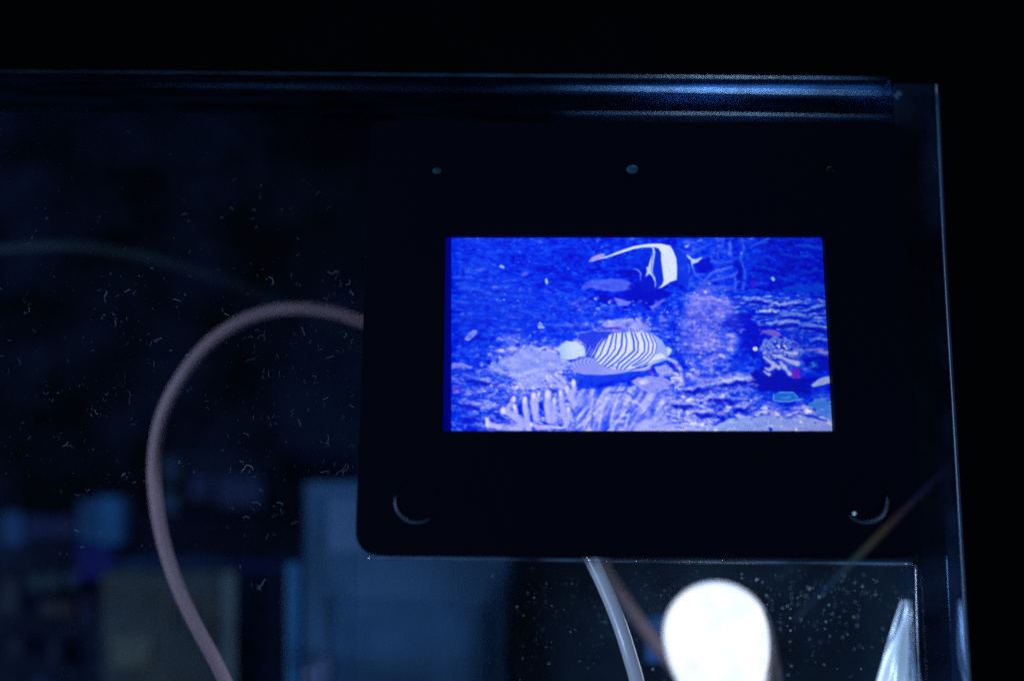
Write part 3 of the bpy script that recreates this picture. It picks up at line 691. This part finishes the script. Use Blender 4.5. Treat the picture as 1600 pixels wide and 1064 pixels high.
# ================= cables =================
m_cable = mat("pinkish cable", (.74, .46, .50), .5, .2, var=.06, vs=40)
m_cable2 = mat("teal grey cable", (.012, .025, .036), .6, .3, var=.2, vs=60)
def cable(name, pts, r, m, label):
    P = smoothpath([at(x, y, Y) for x, y, Y in pts], 12)
    o = bmobj(name, tube(bmesh.new(), P, r, 20), m, None, True); return tag(o, label, "cable")
cable("cable", [(700, 545, .014), (640, 527, .018), (566, 503, .022), (520, 488, .025), (470, 482, .026), (420, 487, .027), (370, 506, .027), (320, 543, .027), (280, 595, .027), (252, 655, .027), (241, 720, .026),
                (244, 785, .026), (256, 850, .025), (277, 915, .024), (305, 975, .023), (335, 1030, .022), (362, 1085, .021), (420, 1200, .02), (470, 1500, .02)], .00175, m_cable,
      "pinkish grey cable looping down left of the black display module")
cable("cable", [(-120, 402, .045), (-40, 393, .045), (40, 387, .045), (110, 385, .045), (190, 394, .046), (270, 412, .047), (350, 437, .05), (430, 468, .055), (520, 510, .062), (620, 580, .07)], .00175, m_cable2,
      "dim teal grey cable arching across the upper left behind the pane")
m_cable3 = mat("white cable", (.30, .31, .38), .30, .8, coat=1.)
cable("cable", [(860, 740, .016), (895, 820, .015), (926, 878, .013), (948, 925, .012), (968, 975, .011), (984, 1025, .010), (998, 1080, .010), (1015, 1200, .010), (1020, 1500, .01)], .00185, m_cable3,
      "white cable with a bright highlight coming out below the display, left of the glowing lamp")
m_cable4 = mat("mauve cable", (.12, .085, .105), .5, .3)
cable("cable", [(880, 780, .040), (925, 850, .041), (955, 905, .042), (985, 950, .044), (1020, 1000, .046), (1065, 1060, .048), (1120, 1150, .048)], .0017, m_cable4,
      "dull mauve cable running behind the white one towards the lamp")

# ================= lamp =================
lamp = thing("lamp", at(1125, 1100, .016), "round glowing white lamp below the black display module", "lamp")
m_glow = bpy.data.materials.new("glowing diffuser"); m_glow.use_nodes = True; nt = m_glow.node_tree; b = nt.nodes["Principled BSDF"]
b.inputs["Base Color"].default_value = (.10, .12, .16, 1); b.inputs["Roughness"].default_value = .5
tc = nt.nodes.new("ShaderNodeTexCoord"); n = nt.nodes.new("ShaderNodeTexNoise"); n.inputs["Scale"].default_value = 75; n.inputs["Detail"].default_value = 2
r = nt.nodes.new("ShaderNodeValToRGB"); r.color_ramp.elements[0].position = .38; r.color_ramp.elements[0].color = (.80, .88, 1.0, 1)
r.color_ramp.elements[1].position = .62; r.color_ramp.elements[1].color = (1.0, 1.0, 1.0, 1)
nt.links.new(tc.outputs["Object"], n.inputs["Vector"]); nt.links.new(n.outputs["Fac"], r.inputs[0]); nt.links.new(r.outputs[0], b.inputs["Emission Color"])
b.inputs["Emission Strength"].default_value = 1.32
def lathe(bm, prof, M, seg=40):
    rings = [[bm.verts.new(M @ Vector((r_ * math.cos(2 * math.pi * k / seg), r_ * math.sin(2 * math.pi * k / seg), z))) for k in range(seg)] for r_, z in prof]
    for a, c in zip(rings, rings[1:]):
        for k in range(seg): bm.faces.new((a[k], a[(k + 1) % seg], c[(k + 1) % seg], c[k]))
    bm.faces.new(rings[0][::-1]); bm.faces.new(rings[-1]); return bm
LC = at(1120, 992, .034); R0 = 79 * PX * 1.080
prof = [(R0 * math.sin(math.pi * k / 24), R0 * math.cos(math.pi * k / 24)) for k in range(1, 19)]
prof = [(r_, z * (1.0 if z > 0 else 1.5)) for r_, z in prof]
M = Matrix.Translation(LC) @ Matrix.Rotation(math.radians(-8), 4, 'Y')
bmobj("glowing_bulb", lathe(bmesh.new(), prof, M), m_glow, lamp, True)
m_halo = clear_mat("halo shell", (.55, .68, 1.0), .16, .3)
bmobj("halo_shell", lathe(bmesh.new(), [(r_ * 1.07, z * 1.06) for r_, z in prof], M), m_halo, lamp, True)  # shell added around the bulb to soften its edge into a halo
m_sock = mat("lamp housing", (.08, .07, .07), .4, .5)
bmobj("socket", lathe(bmesh.new(), [(.0090, -.0176), (.0104, -.019), (.0106, -.06), (.0085, -.062)], M), m_sock, lamp, True)
# grey sleeve seen on the right of the bulb
m_slv = mat("sleeve", (.075, .065, .075), .45, .5)
bmobj("sleeve", tube(bmesh.new(), smoothpath([at(x, y, .036) for x, y in ((1184, 955), (1196, 985), (1205, 1030), (1212, 1080), (1225, 1300))], 8), [.0022 if i > 6 else .0010 + i * .0002 for i in range(33)], 16), m_slv, lamp, True)

# blue block left of the lamp
m_blue = mat("blue plastic", (.008, .065, .22), .5, .4)
tag(plate("connector", rounded(rect(1012, 964, 1046, 1036), [8] * 4), .049, .054, m_blue, None, .0006), "small blue connector block tucked behind the left of the glowing lamp", "connector")

# ================= things at the back of the case =================
def back_plate(name, pts, Y0, Y1, *a): return plate(name, pts, Y0 - .010, Y1 - .010, *a)
m_dark = mat("navy panel", (.005, .013, .026), .7, .1, var=.5, vs=80)
panel = tag(plate("inner_panel", rect(806, 800, 1428, 1500), .0560, .0600, m_dark, None, .0005), "dusty dark navy panel inside the case behind the glowing lamp", "panel")
m_box = mat("blue grey casing", (.056, .140, .28), .6, .1, var=.45, vs=13)
m_box2 = mat("blue grey lid", (.048, .130, .28), .6, .1, var=.35, vs=40)
m_box3 = mat("pale patch", (.10, .21, .42), .6, .4)
box = thing("power_supply", at(640, 1100, .0760), "blue grey metal casing blurred behind the lower left corner of the display", "casing")
back_plate("casing", rect(474, 752, 796, 2200), .0750, .1200, m_box, box, .001)
back_plate("lid", rounded(rect(520, 938, 762, 1500), [8] * 4), .0740, .0749, m_box2, box, .0003)
back_plate("patch", rounded(rect(510, 776, 600, 862), [10] * 4), .0738, .0749, m_box3, box, .0004)  # paler raised patch on the front of the casing
back_plate("bolt", rounded(rect(468, 1040, 490, 1090), [9] * 4), .0400, .0749, mat("pale bolt", (.11, .15, .30), .5, .3), box, .0006)
rail = tag(back_plate("metal_rail", rect(447, 878, 470, 2200), .0760, .0900, mat("blue rail", (.02, .16, .38), .4, .5), None, .0008), "narrow upright blue rail left of the blue grey casing", "rail")
m_sheet = mat("dim blue haze", (.004, .010, .024), .8, .05, var=.7, vs=16)
sheet = tag(back_plate("haze_sheet", [(440, 560), (486, 470), (640, 440), (640, 744), (430, 744)], .1140, .1160, m_sheet, None, .0008), "dim blue sheet added for a hazy reflection in the pane, between the pinkish cable loop and the display", "sheet")  # sheet added in place of a hazy reflection on the pane

m_pcb = mat("circuit board", (.001, .003, .014), .7, .08, var=.7, vs=45)
pcb = thing("circuit_board", at(200, 1100, .0920), "dark blue circuit board crowded with parts at the lower left of the case", "circuit board")
back_plate("board", rect(-300, 806, 445, 2000), .0940, .0956, m_pcb, pcb, .0003)
back_plate("memory_chip", rounded(rect(158, 892, 366, 1180), [5] * 4), .0860, .0938, mat("olive chip", (.040, .050, .050), .7, .12, var=.35, vs=70), pcb, .0008)
back_plate("chip_edge", rect(348, 893, 368, 1180), .0845, .0859, mat("chip edge", (.10, .135, .16), .5, .4), pcb, .0003)
back_plate("chip_label", rounded(rect(172, 990, 236, 1042), [6] * 4), .0850, .0858, mat("chip label", (.07, .082, .062), .6, .3, var=.3, vs=200), pcb, .0002)
for k, x in enumerate((262, 300, 330)):
    back_plate("label_bar", rect(x - 5, 925, x + 5, 985), .0852, .0858, mat("faint bar", (.075, .072, .055), .7, .2), pcb)
blues = [(122, 782, 158, 846, (.008, .060, .17)), (150, 776, 190, 850, (.014, .10, .26)), (2, 800, 36, 852, (.008, .045, .14)), (118, 850, 176, 906, (.000, .003, .12)),
         (40, 806, 120, 842, (.002, .008, .06)), (368, 878, 446, 892, (.000, .006, .10)), (180, 872, 366, 888, (.003, .018, .08)), (44, 896, 66, 924, (.014, .036, .055)), (70, 894, 92, 920, (.02, .045, .06)), (100, 892, 122, 918, (.014, .038, .08)),
         (60, 940, 118, 962, (.022, .024, .022)), (200, 872, 222, 890, (.012, .04, .10)), (0, 902, 30, 960, (.010, .016, .020)), (50, 1060, 75, 1110, (.012, .024, .09)),
         (12, 996, 34, 1024, (.008, .012, .03)), (78, 1000, 90, 1040, (.010, .014, .04)), (126, 930, 146, 980, (.004, .010, .05))]
for x0, y0, x1, y1, c in blues:
    back_plate("component", rounded(rect(x0, y0, x1, y1), [4] * 4), .0865, .0939, mat("component", [v * .75 for v in c], .6, .15, var=.3, vs=120), pcb, .0006)
for x, y in ((108, 980), (108, 1004), (106, 1054), (112, 1068)):
    bm = bmesh.new(); bmesh.ops.create_uvsphere(bm, u_segments=14, v_segments=8, radius=.0011, matrix=Matrix.Translation(at(x, y, .0850)))
    bmobj("solder_joint", bm, mat("solder", (.10, .14, .34), .3, .6), pcb, True)
hub = thing("relay_block", at(330, 790, .0880), "low dark block with blue faces beside the bend of the pinkish cable", "relay")
back_plate("housing", rect(250, 706, 452, 800), .0920, .1000, mat("relay housing", (.002, .004, .012), .7, .08, var=.5, vs=60), hub, .001)
for x0, y0, x1, y1, c in ((252, 714, 280, 752, (.010, .028, .065)), (254, 768, 276, 802, (.018, .045, .10)), (340, 745, 412, 792, (.022, .034, .1000)), (296, 742, 330, 780, (.012, .020, .0750))):
    back_plate("face", rounded(rect(x0, y0, x1, y1), [6] * 4), .0900, .0919, mat("relay face", c, .6, .15), hub, .0005)

# ================= strip added for the lamp's reflection in the acrylic, lower right corner =================
m_reflection = mat("silvery lamp reflection", (.80, .87, 1.0), .36, .9, metal=.30, bump=.25, bs=160)
bm = bmesh.new()
rows = 26; cols = 14; grid = []
for j in range(rows):
    t = j / (rows - 1); y = 938 + t * 330
    xl = 1410 - 50 * min(1, t * 2.1) ** .95; xr = 1424 + 12 * t
    row = []
    for i in range(cols):
        s = i / (cols - 1); x = xl + (xr - xl) * s
        d = .026 + .0016 * math.sin(s * 8 + t * 4) + .0010 * math.sin(s * 5 - t * 12) + .002 * s
        row.append(bm.verts.new(at(x, y, d)))
    grid.append(row)
for j in range(rows - 1):
    for i in range(cols - 1): bm.faces.new((grid[j][i], grid[j + 1][i], grid[j + 1][i + 1], grid[j][i + 1]))
reflection = bmobj("reflection_strip", bm, m_reflection, None, True)
sol = reflection.modifiers.new("thick", 'SOLIDIFY'); sol.thickness = .0003
tag(reflection, "crinkled silvery strip added for the lamp reflection in the acrylic at the inner right corner below the display", "reflection strip")

# ================= rainbow streak of dispersed light, added as a thin coloured tube =================
m_ir = bpy.data.materials.new("rainbow streak"); m_ir.use_nodes = True; nt = m_ir.node_tree; b = nt.nodes["Principled BSDF"]
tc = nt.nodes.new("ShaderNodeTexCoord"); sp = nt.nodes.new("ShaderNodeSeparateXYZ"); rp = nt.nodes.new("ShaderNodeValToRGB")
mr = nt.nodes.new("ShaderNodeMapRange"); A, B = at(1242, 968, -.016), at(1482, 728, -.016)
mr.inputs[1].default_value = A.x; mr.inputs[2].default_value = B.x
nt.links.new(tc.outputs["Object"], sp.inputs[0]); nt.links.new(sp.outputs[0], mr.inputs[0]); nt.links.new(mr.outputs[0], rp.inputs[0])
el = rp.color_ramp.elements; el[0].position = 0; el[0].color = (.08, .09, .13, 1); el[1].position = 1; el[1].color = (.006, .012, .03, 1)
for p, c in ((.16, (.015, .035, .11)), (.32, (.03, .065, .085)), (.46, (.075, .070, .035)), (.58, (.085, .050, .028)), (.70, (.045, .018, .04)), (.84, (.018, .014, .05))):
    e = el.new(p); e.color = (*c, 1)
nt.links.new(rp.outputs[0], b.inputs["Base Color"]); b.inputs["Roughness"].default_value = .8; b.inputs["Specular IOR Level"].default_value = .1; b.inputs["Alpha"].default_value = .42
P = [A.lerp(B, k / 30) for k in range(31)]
tag(bmobj("rainbow_streak", tube(bmesh.new(), P, [.0001 + .0006 * math.sin(math.pi * (k + .5) / 31) for k in range(31)], 10), m_ir, None, True), "faint rainbow streak of dispersed light, added as a thin tube, crossing the lower right corner of the display", "light_streak")

# ================= dust =================
m_dust = mat("lint", (.085, .105, .15), .8, .1, var=.95, vs=55)
bm = bmesh.new()
def fibre(x, y, L, a, curl, r, Y=.0042):
    P = []; th = a; px, py = x, y
    n = 7
    for k in range(n):
        P.append(at(px, py, Y)); px += math.cos(th) * L / n; py += math.sin(th) * L / n; th += curl / n + random.uniform(-.9, .9)
    tube(bm, P, r * PX, 5)
def mote(bm, x, y, r, Y):
    c = at(x, y, Y); q = bmesh.ops.create_icosphere(bm, subdivisions=1, radius=r * PX, matrix=Matrix.Translation(c) @ Matrix.Rotation(random.uniform(0, 3), 4, 'Y') @ Matrix.Diagonal((random.uniform(.6, 1.6), .5, random.uniform(.6, 1.2), 1)))
seen = [(403, 530, 26, -1.2, .6), (385, 565, 20, -.8, .3), (420, 590, 12, -1.3, 0), (190, 605, 30, -.5, .5), (203, 612, 24, 1.2, -1.2), (540, 445, 16, 0, .1), (548, 452, 7, 1.5, 0), (420, 432, 22, .7, 2.5),
        (512, 425, 20, .3, 1.6), (470, 512, 18, .4, 1), (510, 560, 16, -.6, .4), (505, 625, 12, -1.1, .5), (465, 655, 16, .4, 1.6), (512, 680, 22, 1, .9), (378, 735, 30, -.6, .8), (380, 677, 14, -.3, 1), (525, 742, 28, -1, .5),
        (535, 738, 22, -.7, -.4), (545, 700, 16, -1.3, .2), (395, 785, 18, -.3, .6), (432, 785, 14, -.1, 1.4), (380, 810, 14, -1, .3), (455, 820, 16, -1.2, .4), (405, 920, 22, -1.3, -.6), (240, 564, 12, .9, .4), (147, 640, 12, .6, 1),
        (68, 612, 14, 1.3, .4), (12, 585, 12, -1.2, 0), (30, 572, 16, -.8, 0), (45, 480, 10, 1.2, 0), (105, 690, 14, 1.2, 1), (190, 745, 12, -1, 1), (540, 520, 12, 1.1, .2), (350, 490, 10, .2, 0), (545, 632, 12, .4, .3),
        (180, 510, 12, -.9, .2), (270, 468, 16, -.2, .6), (195, 457, 12, -.7, .6), (165, 455, 14, .5, 1), (242, 535, 16, -1, 0), (500, 738, 16, -.2, -1), (395, 655, 8, -.8, 0), (435, 560, 10, -1.3, 0)]
for x, y, L, a, c in seen: fibre(x, y, L, a, c, random.uniform(.30, .46))
for k in range(260):
    cx, cy = random.choice(seen)[:2]
    if k % 2: x = random.uniform(0, 552); y = random.triangular(200, 880, 560)
    else: x = min(552, random.gauss(cx, 14)); y = random.gauss(cy, 12)
    fibre(x, y, random.uniform(3, 11), random.uniform(0, 6.28), random.uniform(-2, 2), random.uniform(.12, .28))
for k in range(620):
    x = random.uniform(0, 552); y = random.triangular(200, 1000, 600)
    mote(bm, x, y, random.choice((.18, .25, .3, .4, .55)), .0042)
tag(bmobj("dust", bm, m_dust), "lint fibres and specks of dust scattered over the front pane", "dust", None, "stuff")
bm = bmesh.new()
for k in range(800):
    if k < 110: x = random.gauss(1225, 55); y = random.gauss(915, 26)
    else: x = random.uniform(810, 1426); y = random.triangular(880, 1070, 930)
    if y < 884 or x > 1426 or math.hypot((x - 1120) / 92, (y - 1000) / 98) < 1: continue
    mote(bm, x, y, random.choice((.25, .4, .5, .7, .95)) * (1.25 if x > 1100 else .8), random.uniform(.015, .0270))
for x, y, r in ((858, 1036, 1.6), (808, 948, 1.6), (770, 900, 1.3), (1183, 905, 1.8), (1198, 930, 1.9), (1231, 946, 1.8), (1265, 920, 1.8), (1222, 900, 1.6), (1237, 1040, 2.2), (1265, 998, 1.8), (1020, 1045, 2.0), (1280, 932, 1.7), (1415, 937, 1.3)):
    mote(bm, x, y, r, .021)
tag(bmobj("dust", bm, mat("motes", (.24, .29, .38), .6, .3, var=.9, vs=110)), "out of focus specks of dust glinting around the lamp", "dust", None, "stuff")
